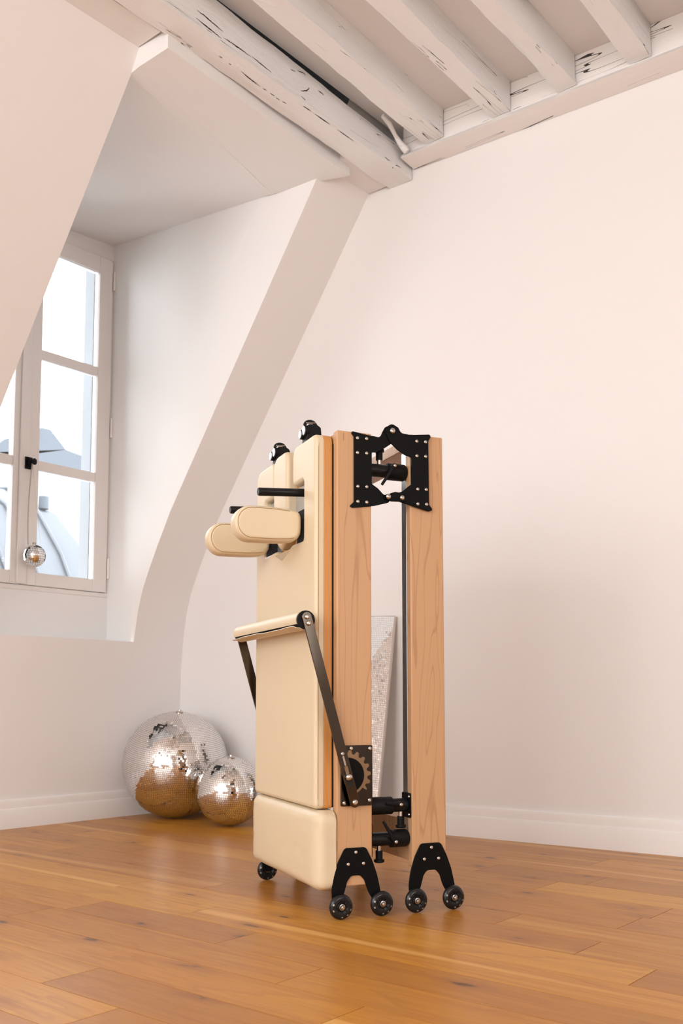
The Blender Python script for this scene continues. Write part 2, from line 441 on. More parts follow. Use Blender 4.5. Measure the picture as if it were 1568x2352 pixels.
# back wall, the two walls behind the photographer, ceiling
bm = B()
q = [bw(0, 0, 0), bw(7.6, 0, 0), bw(7.6, 0, 3.7), bw(0, 0, 3.7)]
q2 = [bw(-.3, -.12, 0), bw(7.6, -.12, 0), bw(7.6, -.12, 3.7), bw(-.3, -.12, 3.7)]
quad(bm, *q); quad(bm, *q2[::-1])
struct(link('wall_back', bm, M['wall'], smooth=0))
bm = B(); quad(bm, (X1, Y0, 0), (X1, 4.4, 0), (X1, 4.4, 3.7), (X1, Y0, 3.7))
struct(link('wall_right', bm, M['wall'], smooth=0))
bm = B(); quad(bm, (-4.8, Y0, 0), (X1, Y0, 0), (X1, Y0, 3.7), (-4.8, Y0, 3.7))
struct(link('wall_rear', bm, M['wall'], smooth=0))
bm = B(); quad(bm, (-2.745, Y0, ZC), (X1, Y0, ZC), (X1, 4.4, ZC), (-2.805, 4.4, ZC))
struct(link('ceiling', bm, M['ceil'], smooth=0))
bm = B(); box(bm, -4.9, X1 + .2, Y0 - .2, 4.5, 3.70, 3.75)
struct(link('ceiling_light_block', bm, M['dark'], smooth=0))  # added slab over the ceiling, blocks sky light so gaps stay dark

# skirting boards
SK = [(0, 0), (.020, 0), (.020, .088), (.017, .0955), (.013, .0965), (.013, .128), (.010, .1365), (.005, .139), (0, .139)]
bm = B()
a = [bm.verts.new((XW + d, -3.2, z)) for d, z in SK]; b = [bm.verts.new((XW + d, CY + .0, z)) for d, z in SK]
for i in range(len(SK) - 1): bm.faces.new((a[i], b[i], b[i + 1], a[i + 1]))
struct(link('baseboard_left', bm, M['skirt'], smooth=25))
bm = B()
a = [bm.verts.new(bw(0, d, z)) for d, z in SK]; b = [bm.verts.new(bw(7.5, d, z)) for d, z in SK]
for i in range(len(SK) - 1): bm.faces.new((a[i], b[i], b[i + 1], a[i + 1]))
struct(link('baseboard_back', bm, M['skirt'], smooth=25))

# ------------------------------------------------------------------ beams
from mathutils.bvhtree import BVHTree
BV = [None]
def beam(name, A, Bq, z0, z1a, z1b, mat, rough=.006, ny=70, seed=0, chamfer=0.):
    """hewn beam: A and Bq are (y, xl, xr) at either end; irregular faces and arrises"""
    bm = B(); rings = []
    for i in range(ny + 1):
        t = i / ny; y = A[0] + (Bq[0] - A[0]) * t
        xl = A[1] + (Bq[1] - A[1]) * t; xr = A[2] + (Bq[2] - A[2]) * t; z1 = z1a + (z1b - z1a) * t
        w, h = xr - xl, z1 - z0
        c = [(xl, z1), (xl, z0 + h * .55), (xl, z0 + h * .2), (xl, z0), (xl + w * .25, z0), (xl + w * .5, z0), (xl + w * .75, z0), (xr, z0),
             (xr, z0 + h * .2), (xr, z0 + h * .55), (xr, z1 - chamfer), (xr - chamfer, z1)]
        ring = []
        for k, (x, z) in enumerate(c):
            p = Vector((x * 9 + seed * 7.3, y * 2.4, z * 9 + k * .35))
            p2 = Vector((x * 30 + seed, y * 11, z * 30))
            am = rough * (1.3 if k in (3, 7) else .8)
            nx = noise.noise(p) * am + noise.noise(p2) * am * .45; nz = noise.noise(p + Vector((31, 7, 3))) * am + noise.noise(p2 + Vector((5, 9, 2))) * am * .45
            if k in (0, 11): nz = 0
            ring.append(bm.verts.new((x + nx, y, z + nz)))
        rings.append(ring)
    n = len(rings[0])
    for a, b in zip(rings, rings[1:]):
        for k in range(n): bm.faces.new((a[k], a[(k + 1) % n], b[(k + 1) % n], b[k]))
    for a, b in zip(rings, rings[1:]):
        for k in (0, 3, 7, 10, 11): bm.edges.get((a[k], b[k])).smooth = False
    bm.faces.new(rings[0]); bm.faces.new(rings[-1][::-1])
    bmesh.ops.recalc_face_normals(bm, faces=bm.faces[:]); bm.normal_update(); BV[0] = BVHTree.FromBMesh(bm)
    return link(name, bm, mat, smooth=75)
g = 'painted ceiling joists'
bmn = beam('ceiling_beam', (-3.18, -2.745, -2.66), (yback(-2.82, .002), -2.893, -2.757), 3.25, 3.62, 3.432, M['timber'], .008, 110, 1, .05)
tag(bmn, 'thick cracked white-painted beam nearest the sloped wall, above the dormer header', 'beam', g)
CR = [[(-2.762, 2.38, 3.321), (-2.762, 2.421, 3.319), (-2.762, 2.462, 3.315), (-2.762, 2.524, 3.31)], [(-2.762, 2.376, 3.282), (-2.762, 2.445, 3.278), (-2.762, 2.515, 3.276)],
      [(-2.762, 2.527, 3.284), (-2.762, 2.575, 3.288), (-2.762, 2.624, 3.288), (-2.762, 2.681, 3.287)], [(-2.762, 2.686, 3.292), (-2.762, 2.743, 3.288), (-2.762, 2.806, 3.284)],
      [(-2.762, 2.925, 3.364), (-2.762, 2.958, 3.369)], [(-2.762, 2.969, 3.381), (-2.762, 3.015, 3.390), (-2.762, 3.021, 3.384)], [(-2.762, 2.993, 3.297), (-2.762, 3.032, 3.318), (-2.762, 3.05, 3.341)],
      [(-2.762, 2.996, 3.273), (-2.762, 3.039, 3.266), (-2.762, 3.079, 3.260)], [(-2.764, 3.106, 3.255), (-2.764, 3.162, 3.255), (-2.764, 3.211, 3.254)], [(-2.762, 3.263, 3.256), (-2.762, 3.311, 3.258), (-2.762, 3.384, 3.262)],
      [(-2.762, 3.108, 3.358), (-2.762, 3.132, 3.359), (-2.762, 3.15, 3.356)], [(-2.762, 3.232, 3.397), (-2.762, 3.248, 3.42)], [(-2.762, 3.6, 3.266), (-2.762, 3.652, 3.267)], [(-2.762, 3.674, 3.263), (-2.762, 3.738, 3.269)],
      [(-2.798, 2.555, 3.25), (-2.797, 2.574, 3.25)], [(-2.801, 2.613, 3.25), (-2.801, 2.627, 3.25)], [(-2.798, 2.681, 3.25), (-2.805, 2.735, 3.25), (-2.81, 2.807, 3.25)], [(-2.81, 2.823, 3.25), (-2.809, 2.843, 3.25)],
      [(-2.81, 2.866, 3.25), (-2.81, 2.894, 3.25)], [(-2.811, 2.905, 3.25), (-2.812, 2.929, 3.25)], [(-2.808, 2.941, 3.25), (-2.806, 2.967, 3.25)]]
rc_ = random.Random(3)
for pts in CR:
    pts = [Vector(p) for p in pts]; L_ = sum((b - a).length for a, b in zip(pts, pts[1:])); n = max(4, int(L_ / .008)); bm = B(); pr = None
    for i in range(n + 1):
        t = i / n * (len(pts) - 1); k = min(int(t), len(pts) - 2); p = pts[k].lerp(pts[k + 1], t - k)
        p.z += rc_.uniform(-.0015, .0015); loc, nor, _, _ = BV[0].find_nearest(p)
        loc = loc + nor * .0007; d = (pts[k + 1] - pts[k]).normalized(); sd = nor.cross(d).normalized()
        w_ = (.0006 + .0026 * math.sin(PI * i / n) * rc_.uniform(.5, 1.1)) * (1 if len(pts) > 2 else .8)
        cur = (bm.verts.new(loc + sd * w_), bm.verts.new(loc - sd * w_))
        if pr: bm.faces.new((pr[0], cur[0], cur[1], pr[1]))
        pr = cur
    link('drying_crack', bm, M['dark'], bmn, 0)
js = [(-2.606, -2.497, -.045, 'white joist beside the dark gap, next to the thick cracked beam', 3.335),
      (-2.236, -2.142, -.03, 'white ceiling joist second to the right of the thick cracked beam', 3.335),
      (-1.912, -1.826, -.02, 'round-edged white ceiling joist third to the right of the thick cracked beam', 3.335),
      (-1.588, -1.492, -.02, 'sharp-edged white ceiling joist at the right, fourth after the thick cracked beam', 3.335),
      (-1.262, -1.165, -.02, 'white ceiling joist cut off by the top right corner of the photo', 3.34)]
for i, (xl, xr, sk, lab, z0) in enumerate(js):
    ye = yback((xl + xr) / 2, .116)
    dx = -sk * (ye + 3.18)
    o = beam('ceiling_joist', (-3.18, xl + dx, xr + dx), (ye, xl, xr), z0, ZC - .001, ZC - .001, M['timber'], .006 if i != 2 else .009, 90, 3 + i)
    tag(o, lab, 'beam', g)
# wall plate carrying the joists
bm = B(); rings = []
for i in range(91):
    s = 1.62 + 5.6 * i / 90
    pr = [(.002, 3.300), (.05, 3.299), (.10, 3.299), (.138, 3.301), (.132, 3.318), (.115, 3.332), (.1125, 3.40), (.1125, 3.479), (.002, 3.479)]
    ring = []
    for k, (d, z) in enumerate(pr):
        nn = noise.noise(Vector((s * 3, d * 20, z * 8 + k))) * .004
        ring.append(bm.verts.new(bw(s, d + (nn if 0 < k < 7 else 0) - (.004 if 4 <= k <= 7 else 0), z + (nn * .7 if 0 < k < 6 else 0))))
    rings.append(ring)
for a, b in zip(rings, rings[1:]):
    for k in range(9): bm.faces.new((a[k], b[k], b[(k + 1) % 9], a[(k + 1) % 9]))
bm.faces.new(rings[0]); bm.faces.new(rings[-1][::-1])
def crackplate():
    m = NT('painted_wall_plate')
    v = m.mapped((.5, 12, 15)); n = m.noise(v, 1., 2, .5, .3)
    d = m.math('ABSOLUTE', m.math('SUBTRACT', n, .5))
    dark = m.math('MULTIPLY', m.math('LESS_THAN', d, .0045), m.math('GREATER_THAN', m.noise(m.mapped((2, 2, 9)), 1.4, 2), .50))
    m.set(Base_Color=m.mix(dark, (.86, .82, .79, 1), (.03, .025, .02, 1)), Roughness=.55)
    m.bump(m.math('SUBTRACT', m.noise(m.mapped((4, 20, 20)), 1., 5), dark), .4, .006)
    return m.m
tag(link('wall_plate_beam', bm, crackplate(), smooth=35), 'white-painted wall plate along the top of the back wall under the joist ends', 'beam')
# lump of old filler where the first beam meets the wall plate
bm = B()
yb_ = yback(-2.69, .0)
tube(bm, [(-2.720, yb_ - .30, 3.440), (-2.712, yb_ - .25, 3.418), (-2.714, yb_ - .205, 3.385), (-2.704, yb_ - .175, 3.352), (-2.692, yb_ - .155, 3.328), (-2.684, yb_ - .146, 3.312)], [.010, .012, .011, .013, .019, .014], 14)
for v in bm.verts:
    v.co += Vector((noise.noise(v.co * 40), noise.noise(v.co * 40 + Vector((9, 1, 4))), noise.noise(v.co * 40 + Vector((2, 8, 5))))) * .004
tag(link('plaster_lump', bm, M['timber'], smooth=60), 'lump of white filler between the thick cracked beam and the wall plate', 'plaster')

# ------------------------------------------------------------------ window in the dormer
win = empty('window_1', (XG, 2.815, 1.20)); struct(win)
def wpart(name, build, mat, parent=win, bw_=.004, seg=2):
    bm = B(); build(bm)
    bmesh.ops.translate(bm, verts=bm.verts[:], vec=-Vector(win.location))
    o = link(name, bm, mat, parent, smooth=0)
    if bw_: bev(o, bw_, seg)
    return o
XI, XO = XG + .018, XG - .032                      # inner and outer face of the sashes
def fr(bm):
    box(bm, XO - .03, XG + .010, 2.24, 3.372, 1.205, 1.232)
    box(bm, XO - .03, XG + .006, 2.24, 3.372, 3.195, 3.26)
    box(bm, XO - .03, XG + .006, 3.355, 3.372, 1.232, 3.195)
    box(bm, XO - .03, XG + .006, 2.24, 2.275, 1.232, 3.195)
wpart('window_frame', fr, M['joinery'])
def sash(ya, yb, sl, sr):
    def f(bm):
        box(bm, XO, XI, ya, ya + sl, 1.234, 3.193); box(bm, XO, XI, yb - sr, yb, 1.234, 3.193)
        box(bm, XO, XI - .001, ya + sl, yb - sr, 1.234, 1.304); box(bm, XO, XI - .001, ya + sl, yb - sr, 3.098, 3.193)
        for z in (1.887, 2.506): box(bm, XO + .008, XI - .004, ya + sl, yb - sr, z - .025, z + .027)
    return f
s1 = wpart('sash', sash(2.812, 3.354, .088, .088), M['joinery'])
s2 = wpart('sash', sash(2.277, 2.806, .088, .060), M['joinery'])
for par, ya, yb in ((s1, 2.90, 3.266), (s2, 2.365, 2.746)):
    for za, zb in ((1.304, 1.862), (1.914, 2.481), (2.533, 3.098)):
        wpart('pane', lambda bm: box(bm, XG - .010, XG - .006, ya + .0005, yb - .0005, za + .0005, zb - .0005), M['glass'], par, 0)
wpart('astragal', lambda bm: box(bm, XI + .0005, XI + .012, 2.778, 2.838, 1.236, 3.19), M['joinery'], s1, .005)
for z in (3.07, 2.19, 1.37):
    def hg(bm):
        tube(bm, [(XI + .004, 3.362, z - .055), (XI + .004, 3.362, z + .055)], .008, 10)
        tube(bm, [(XI + .004, 3.362, z + .055), (XI + .004, 3.362, z + .063)], [.008, .003], 10)
    wpart('hinge', hg, M['joinery'], win, 0)
def hd(bm):
    box(bm, XI + .0125, XI + .021, 2.805, 2.848, 1.85, 1.915)
    box(bm, XI + .021, XI + .040, 2.815, 2.838, 1.868, 1.905)
    tube(bm, [(XI + .036, 2.826, 1.888), (XI + .052, 2.826, 1.888)], .010, 12)
    lathe(bm, [(0, -.011), (.012, -.010), (.018, -.003), (.018, .003), (.012, .010), (0, .011)], (XI + .058, 2.835, 1.886), (.8, .6, 0), 16)
h = wpart('window_latch', hd, M['plastic'], s1, .002); h['label'] = 'black window latch with round knob'

# outside: zinc roofs and the outer reveal
bm = B(); box(bm, -4.735, XO - .035, 3.285, 3.62, .9, 3.5)
struct(link('wall_outer_reveal', bm, M['render'], smooth=0))
roof = empty('zinc_roof', (-8.6, 4.0, 0)); tag(roof, 'pale zinc mansard roof with standing seams outside the window', 'roof')
bm = B(); rings = []
pf = [(-7.5, .2), (-7.62, .9), (-7.76, 1.5), (-7.95, 2.0), (-8.25, 2.45), (-8.7, 2.72), (-9.4, 2.80), (-9.4, .2)]
def tilt(z): return 5.72 - .42 * max(0, min(1, (z - 1.7) / 1.0)) ** 1.5
a = [bm.verts.new((x, 1.5, z)) for x, z in pf]; b = [bm.verts.new((x, tilt(z), z)) for x, z in pf]
for i in range(len(pf)): bm.faces.new((a[i], b[i], b[(i + 1) % len(pf)], a[(i + 1) % len(pf)]))
bm.faces.new(a[::-1]); bm.faces.new(b)
o = link('roof_slope', bm, M['zinc'], roof, smooth=40); o.location = -Vector(roof.location)
for k in range(7):
    bm = B(); y = 5.45 - k * .33
    tube(bm, [(x + .02, min(y - .18 * max(0, z - 1.2), tilt(z) - .02), z + .015) for x, z in pf[:7]], .018, 6)
    o = link('standing_seam', bm, M['zinc'], roof, smooth=40); o.location = -Vector(roof.location)
bm = B(); tube(bm, [(-8.3, 5.34, 2.50), (-8.3, 5.34, 2.62)], .05, 10)
o = link('roof_vent', bm, M['zinc2'], roof, smooth=40); o.location = -Vector(roof.location)
gab = empty('dormer_gable', (-10.4, 6.6, 0)); tag(gab, 'dark slate gable standing behind the zinc mansard roof', 'roof')
bm = B()
prism(bm, [(5.6, 3.3), (5.9, 3.62), (6.38, 3.86), (6.50, 3.86), (6.72, 3.66), (7.05, 3.62), (7.4, 3.55), (7.4, 3.46), (5.6, 3.40)], 'x', -10.9, -10.0)
o = link('gable_roof', bm, M['zinc2'], gab, smooth=0); o.location = -Vector(gab.location)
bm = B(); box(bm, -10.85, -10.05, 5.62, 7.35, 0, 3.42)
o = link('gable_wall', bm, M['render'], gab, smooth=0); o.location = -Vector(gab.location)

# ================================================================== THE FOLDED REFORMER
# local frame: x = thickness (towards the far frame), y = width (away from the camera), z = up
RF = empty('pilates_reformer', (-1.844, 2.177, 0), math.radians(62.5))
tag(RF, 'folded maple pilates reformer with cream pads standing upright on small black wheels', 'exercise machine')
D = .635
def part(name, bm, mat, parent=RF, smooth=35, bevel=0, seg=2, label=None):
    o = link(name, bm, mat, parent, smooth)
    if bevel: bev(o, bevel, seg)
    if label: o['label'] = label
    return o
def place(src, parent, loc):
    o = src.copy(); COL.objects.link(o); o.parent = parent; o.location = loc; return o
# --- side rails
for (t0, t1, z0, z1) in ((0, .112, .088, 1.430), (.243, .357, .128, 1.443)):
    for (w0, w1) in ((0.0006, .030), (D - .03, D - .0006)):
        bm = B(); box(bm, t0, t1, w0, w1, z0, z1); part('side_rail', bm, M['maple'], bevel=.0035, seg=3)
    for (w0, w1) in ((.0305, .062), (D - .062, D - .0305)):
        bm = B(); box(bm, t0 + .0005 if t0 > .1 else t0 + .02, t0 + .016 if t0 > .1 else t0 + .05, w0, w1, z0 + .06, z1 - .05)
        part('aluminium_track', bm, M['alu'], bevel=.001, label='grey aluminium track')
for (t0, t1, z0, z1) in ((.002, .110, .092, .120), (.002, .110, 1.395, 1.425), (.252, .355, .142, .262), (.246, .355, 1.405, 1.437)):
    bm = B(); box(bm, t0, t1, .0305, D - .0305, z0, z1); part('cross_board', bm, M['maple'], bevel=.002)
# --- screws (shared meshes)
def screwmesh(r):
    bm = B()
    lathe(bm, [(r, 0), (r, r * .22), (r * .86, r * .55), (r * .55, r * .72), (r * .40, r * .74), (r * .36, r * .30), (0, r * .28)], (0, 0, 0), (0, -1, 0), 18)
    return bm
proto_s = {}
def screw(parent, t, w, z, r=.0057, name='screw'):
    if r not in proto_s:
        o = link(name, screwmesh(r), M['steel'], parent, 40); o.location = (t, w, z); proto_s[r] = o
    else:
        o = proto_s[r].copy(); COL.objects.link(o); o.name = name; o.parent = parent; o.location = (t, w, z)
    return o
# --- hinge plates at the top
L = rpoly([(.040, 1.431, .008), (.095, 1.424, .0), (.140, 1.420, .012), (.148, 1.438, .012), (.158, 1.456, .014), (.186, 1.462, .014), (.197, 1.440, .02), (.180, 1.406, .004), (.150, 1.385, .006), (.128, 1.373, .01), (.112, 1.371, .003), (.112, 1.274, .004),
           (.132, 1.262, .02), (.152, 1.243, .015), (.172, 1.245, .010), (.172, 1.222, .012), (.120, 1.207, .0), (.048, 1.196, .008), (.039, 1.201, .007), (.053, 1.214, .008), (.053, 1.414, .008)], 5)
bm = B(); prism(bm, L, 'y', -.005, 0)
hp1 = part('hinge_plate', bm, M['black'], bevel=.0012)
R_ = rpoly([(.316, 1.447, .008), (.240, 1.4375, .0), (.208, 1.440, .014), (.199, 1.456, .014), (.178, 1.466, .016), (.159, 1.455, .016), (.158, 1.436, .016), (.172, 1.406, .02), (.196, 1.386, .02), (.222, 1.372, .02), (.2435, 1.367, .004), (.2435, 1.284, .004),
            (.232, 1.275, .01), (.212, 1.258, .015), (.190, 1.250, .0), (.190, 1.228, .008), (.215, 1.222, .0), (.300, 1.203, .010), (.318, 1.207, .009), (.303, 1.224, .010), (.302, 1.424, .012)], 5)
bm = B(); prism(bm, R_, 'y', -.0105, -.0052)
hp2 = part('hinge_plate', bm, M['black'], bevel=.0012)
bm = B(); prism(bm, rpoly([(.2445, 1.42), (.30, 1.43), (.30, 1.23), (.2445, 1.225)], 2), 'y', -.0052, 0)
part('spacer', bm, M['black'])
for t, z in ((.064, 1.410), (.094, 1.411), (.064, 1.365), (.094, 1.366), (.065, 1.262), (.094, 1.263), (.065, 1.216), (.094, 1.216)): screw(hp1, t, -.005, z)
for t, z in ((.261, 1.419), (.291, 1.420), (.261, 1.373), (.291, 1.374), (.263, 1.269), (.292, 1.270), (.263, 1.223), (.293, 1.224)): screw(hp2, t, -.0105, z)
screw(hp2, .178, -.0105, 1.443, .0092, 'hinge_bolt')
# lower catch joining the two plates
bm = B(); prism(bm, rpoly([(.163, 1.246, .006), (.184, 1.253, .004), (.222, 1.250, .004), (.224, 1.225, .005), (.166, 1.223, .006)], 4), 'y', -.018, -.0107)
ct = part('hinge_catch', bm, M['black'], bevel=.0015)
screw(ct, .160, -.0175, 1.2365, .0085); screw(ct, .206, -.018, 1.2365, .0078)
bm = B(); tube(bm, [(.160, -.0165, 1.2365), (.160, -.0052, 1.2365)], .0085, 14); part('catch_pin', bm, M['black'], ct)
for w0 in (D, ):
    for pts, dw in ((L, 0.0), (R_, .0052)):
        bm = B(); prism(bm, pts, 'y', D + dw, D + dw + .005); part('hinge_plate', bm, M['black'], bevel=.0012)
# --- caster plates
def cplate(dx, ztop):
    return rpoly([(.026 + dx, .1 + .097, .014), (.092 + dx, .197, .014), (.112 + dx, .160, .08), (.128 + dx, .118, .2), (.139 + dx, .070, .1), (.144 + dx, .034, .008), (.122 + dx, .030, .006), (.112 + dx, .050, .06),
                  (.099 + dx, .070, .1), (.088 + dx, .104, .03), (.074 + dx, .118, .016), (.046 + dx, .118, .016), (.034 + dx, .104, .03), (.024 + dx, .070, .1), (.016 + dx, .050, .06),
                  (.014 + dx, .030, .006), (-.008 + dx, .034, .008), (-.016 + dx, .070, .1), (-.009 + dx, .118, .2), (.006 + dx, .160, .08)], 6)
def wheelset(t, w, side):
    """side -1: nut faces the camera"""
    ax = (0, side, 0)
    bm = B(); lathe(bm, [(.020, -.0105), (.0255, -.0105), (.031, -.0085), (.0345, -.0045), (.036, 0), (.0345, .0045), (.031, .0085), (.0255, .0105), (.020, .0105)], (t, w, .036), ax, 40)
    for k in range(10):
        a = 2 * PI * (k + .5) / 10
        c = Vector((t + .0278 * math.cos(a), w + side * .0093, .036 + .0278 * math.sin(a))); r = Vector((math.cos(a), 0, math.sin(a))); u = Vector((-math.sin(a), 0, math.cos(a)))
        if k in (0, 1, 2, 3, 6): continue
        vs_ = [bm.verts.new(c + r * .0022 * math.cos(2 * PI * j / 10) + u * .0032 * math.sin(2 * PI * j / 10) + Vector((0, side * (.0008 - .55 * .0022 * math.cos(2 * PI * j / 10)), 0))) for j in range(10)]
        bm.faces.new(vs_).material_index = 1
    wh = part('caster_wheel', bm, [M['tyre'], M['clear']], RF, 60)
    bm = B(); lathe(bm, [(0, .006), (.006, .0092), (.0105, .0092), (.0115, .007), (.0135, .006), (.0205, .0085), (.0225, .0098), (.0235, .0112), (.0250, .0112), (.0255, .0095), (.0255, -.0095), (.022, -.0112), (0, -.0112)], (t, w, .036), ax, 36)
    for k in range(9):
        a = 2 * PI * k / 9; c = Vector((t + .0165 * math.cos(a), w + side * .0072, .036 + .0165 * math.sin(a))); r = Vector((math.cos(a), 0, math.sin(a)))
        tube(bm, [c - r * .004, c + r * .004], .0016, 6)
    part('hub', bm, M['hubm'], wh, 40)
    bm = B(); lathe(bm, [(.0088, .008), (.0088, .0102), (.0070, .0108), (.0065, .009)], (t, w, .036), ax, 24)
    lathe(bm, [(.0062, .009), (.0062, .0125), (.0058, .0135), (.0036, .0135)], (t, w, .036), ax, 6)
    lathe(bm, [(.0034, .0125), (.0034, .0165), (.0026, .0175), (0, .0175)], (t, w, .036), ax, 14)
    part('axle_nut', bm, M['steel'], wh, 30)
    bm = B(); tube(bm, [(t, w - side * .014, .036), (t, w - side * .004, .036)], .004, 10); part('axle', bm, M['steel'], wh)
for dx, wl in ((-.003, (.005, .133)), (.243, (.2445, .369))):
    bm = B(); prism(bm, cplate(dx, .197), 'y', -.005, 0); cp = part('caster_plate', bm, M['black'], bevel=.001)
    for t, z in ((.060, .184), (.036, .151), (.084, .151)): screw(cp, t + dx, -.005, z, .0056)
    for t in wl: wheelset(t, -.0185, -1)
    bm = B(); prism(bm, cplate(dx, .197), 'y', D, D + .005); part('caster_plate', bm, M['black'], bevel=.001)
    for t in wl: wheelset(t, D + .0185, -1)
# --- carriage: plywood deck, leather pad, headrest
ZB, ZT = .307, 1.4245
def padline(g=0.):
    return rpoly([(.030 + g, ZB + g, .016), (.612 - g, ZB + g, .016), (.612 - g, ZT - g, .045), (.418 + g, ZT - g, .035), (.418 + g, 1.300, .016), (.515, 1.300, .010), (.515, 1.115, .008), (.405, 1.115, .01), (.330, 1.088, .006),
                  (.240, 1.115, .01), (.135, 1.115, .008), (.135, 1.300, .010), (.238 - g, 1.300, .016), (.238 - g, ZT - g, .035), (.030 + g, ZT - g, .030)], 6)
bm = B(); soft_panel(bm, padline(), -.031, [(0, -.046), (.0012, -.0505), (.0042, -.0545), (.0085, -.0571), (.0135, -.058)])
pad = wn(part('carriage_pad', bm, M['leather'], smooth=40))
bm = B(); prism(bm, rpoly([(.030, ZB, .012), (.612, ZB, .012), (.612, ZT, .045), (.030, ZT, .030)], 6), 'x', -.0305, -.0032)
deck = part('carriage_deck', bm, M['maple2'], smooth=40, bevel=.002, label='orange plywood deck')
bm = B()
n = 210
for i in range(n):
    z = ZB + .03 + (ZT - ZB - .07) * i / n
    box(bm, -.0485, -.0475, .0294, .0302, z, z + .0034)
part('stitching', bm, M['thread'], pad, 0)
bm = B(); tube(bm, [(-.0465, .0302, ZB + .01), (-.0465, .0302, ZT - .03)], .0006, 6); part('seam', bm, M['thread'], pad)
# near-black filler behind the deck, painting shade into the gap beside the rail
bm = B()
box(bm, -.0031, .0045, .0312, .60, ZB + .004, 1.392)
part('carriage_gap_filler', bm, M['dark'])
# headrest
bm = B(); soft_panel(bm, rpoly([(.256, 1.150, .016), (.324, 1.106, .016), (.388, 1.150, .016), (.398, ZT + .001, .045), (.258, ZT + .001, .035)], 6), -.0315, [(0, -.056), (.0012, -.061), (.0042, -.0655), (.0085, -.0682), (.0135, -.069)])
wn(part('headrest', bm, M['leather'], smooth=40))
# --- shoulder rests with their mounting plates and pegs
for wq in (.132, .440):
    bm = B(); prism(bm, rpoly([(wq + (.004 if wq < .3 else -.046), 1.117, .004), (wq + (.124 if wq < .3 else .074), 1.117, .004), (wq + (.124 if wq < .3 else .074), 1.298, .004), (wq + (.004 if wq < .3 else -.046), 1.298, .012)], 4), 'x', -.036, -.0312)
    mp = part('mounting_plate', bm, M['alu2'], bevel=.0008, label='pale metal mounting plate')
    for z in (1.285,): 
        bm = B(); lathe(bm, [(.005, 0), (.005, .001), (.003, .003), (0, .003)], (-.036, wq + .02, z), (-1, 0, 0), 14); part('screw', bm, M['steel'], mp)
    bm = B(); wp = wq + .034
    tube(bm, [(-.036, wp, 1.268), (-.190, wp, 1.259), (-.1935, wp, 1.2588)], [.0128, .0128, .0112], 20)
    part('peg', bm, M['blacks'], mp, 40, label='round black peg')
    bm = B(); prism(bm, rpoly([(-.0365, 1.205, .006), (-.0365, 1.100, .006), (-.055, 1.096), (-.055, 1.210)], 4), 'y', wq + .001, wq + .064)
    part('rest_base', bm, M['foam'], mp)
    bm = B()
    out = [(-.060, 1.150), (-.060, 1.178), (-.0612, 1.187), (-.0650, 1.196), (-.0725, 1.2035), (-.100, 1.2085), (-.140, 1.2110), (-.180, 1.2115)]
    out += [(-.221 + .0535 * math.cos(a), 1.1565 + .0545 * math.sin(a)) for a in [PI / 2 + PI * k / 26 for k in range(27)]]
    out += [(-.180, 1.1022), (-.140, 1.1030), (-.100, 1.1060), (-.084, 1.1095), (-.0705, 1.1180), (-.0625, 1.1310)]
    pf_ = [(.0165, 0), (.0125, .0006), (.0085, .0022), (.005, .0052), (.0022, .0095), (.0005, .015), (0, .021)]
    soft_panel(bm, out, None, [(i_, wq + h_) for i_, h_ in pf_] + [(i_, wq + .068 - h_) for i_, h_ in pf_[::-1]], 'y')
    sr = wn(part('shoulder_rest', bm, M['leather'], smooth=50))
    bm = B()
    cx = sum(p[0] for p in out) / len(out); cz = sum(p[1] for p in out) / len(out)
    n_ = len(out); loop = []
    for i in range(n_):
        d0 = (Vector(out[i]) - Vector(out[i - 1])).normalized(); d1 = (Vector(out[(i + 1) % n_]) - Vector(out[i])).normalized()
        h_ = (Vector((-d0.y, d0.x)) + Vector((-d1.y, d1.x))).normalized()
        if h_.dot(Vector((cx, cz)) - Vector(out[i])) < 0: h_ = -h_
        loop.append((out[i][0] + h_.x * .0085, wq + .0016, out[i][1] + h_.y * .0085))
    k0 = [i for i, p in enumerate(out) if p[0] > -.075]
    pl = [loop[i] for i in range(len(out)) if out[i][0] < -.078]
    tube(bm, pl, .0009, 6); part('seam', bm, M['seam'], sr)
# --- end cushion at the foot of the frame
def cushion():
    bm = B(); nx, nz, ny = 10, 20, 34
    W0, W1, Z0, Z1, T0, T1 = -.004, .620, .076, .304, -.064, -.0035
    bmesh.ops.create_cube(bm, size=2)
    bmesh.ops.subdivide_edges(bm, edges=bm.edges[:], cuts=23, use_grid_fill=True)
    rad = .030
    hx, hy, hz = (T1 - T0) / 2 + .02, (W1 - W0) / 2, (Z1 - Z0) / 2
    for v in bm.verts:
        p = Vector((v.co.x * hx, v.co.y * hy, v.co.z * hz))
        q = Vector((max(-hx + rad, min(hx - rad, p.x)), max(-hy + rad, min(hy - rad, p.y)), max(-hz + rad, min(hz - rad, p.z))))
        d = p - q
        if d.length > 1e-6: p = q + d.normalized() * min(d.length, rad) if sum(abs(c) > 1e-6 for c in d) > 1 else p
        u, s = v.co.y, v.co.z
        bul = max(0, 1 - u ** 4) * max(0, 1 - s ** 4)
        if v.co.x < 0: p.x -= .006 * bul
        wr = noise.noise(Vector((u * 6, s * 4, v.co.x * 2))) * .0016
        p += Vector((wr, wr * .4, wr * .5))
        co = Vector(((T0 + T1) / 2 + .02 + p.x, (W0 + W1) / 2 + p.y, (Z0 + Z1) / 2 + p.z))
        co.x = min(co.x, T1)
        # pinched pleats at the near upper corner
        if co.y < .03 and co.x > -.03: co.y += .0015 * math.sin((co.z) * 90) * max(0, (co.z - .24) / .06)
        v.co = co
    return bm
cu = part('end_cushion', cushion(), M['leather'], smooth=60)
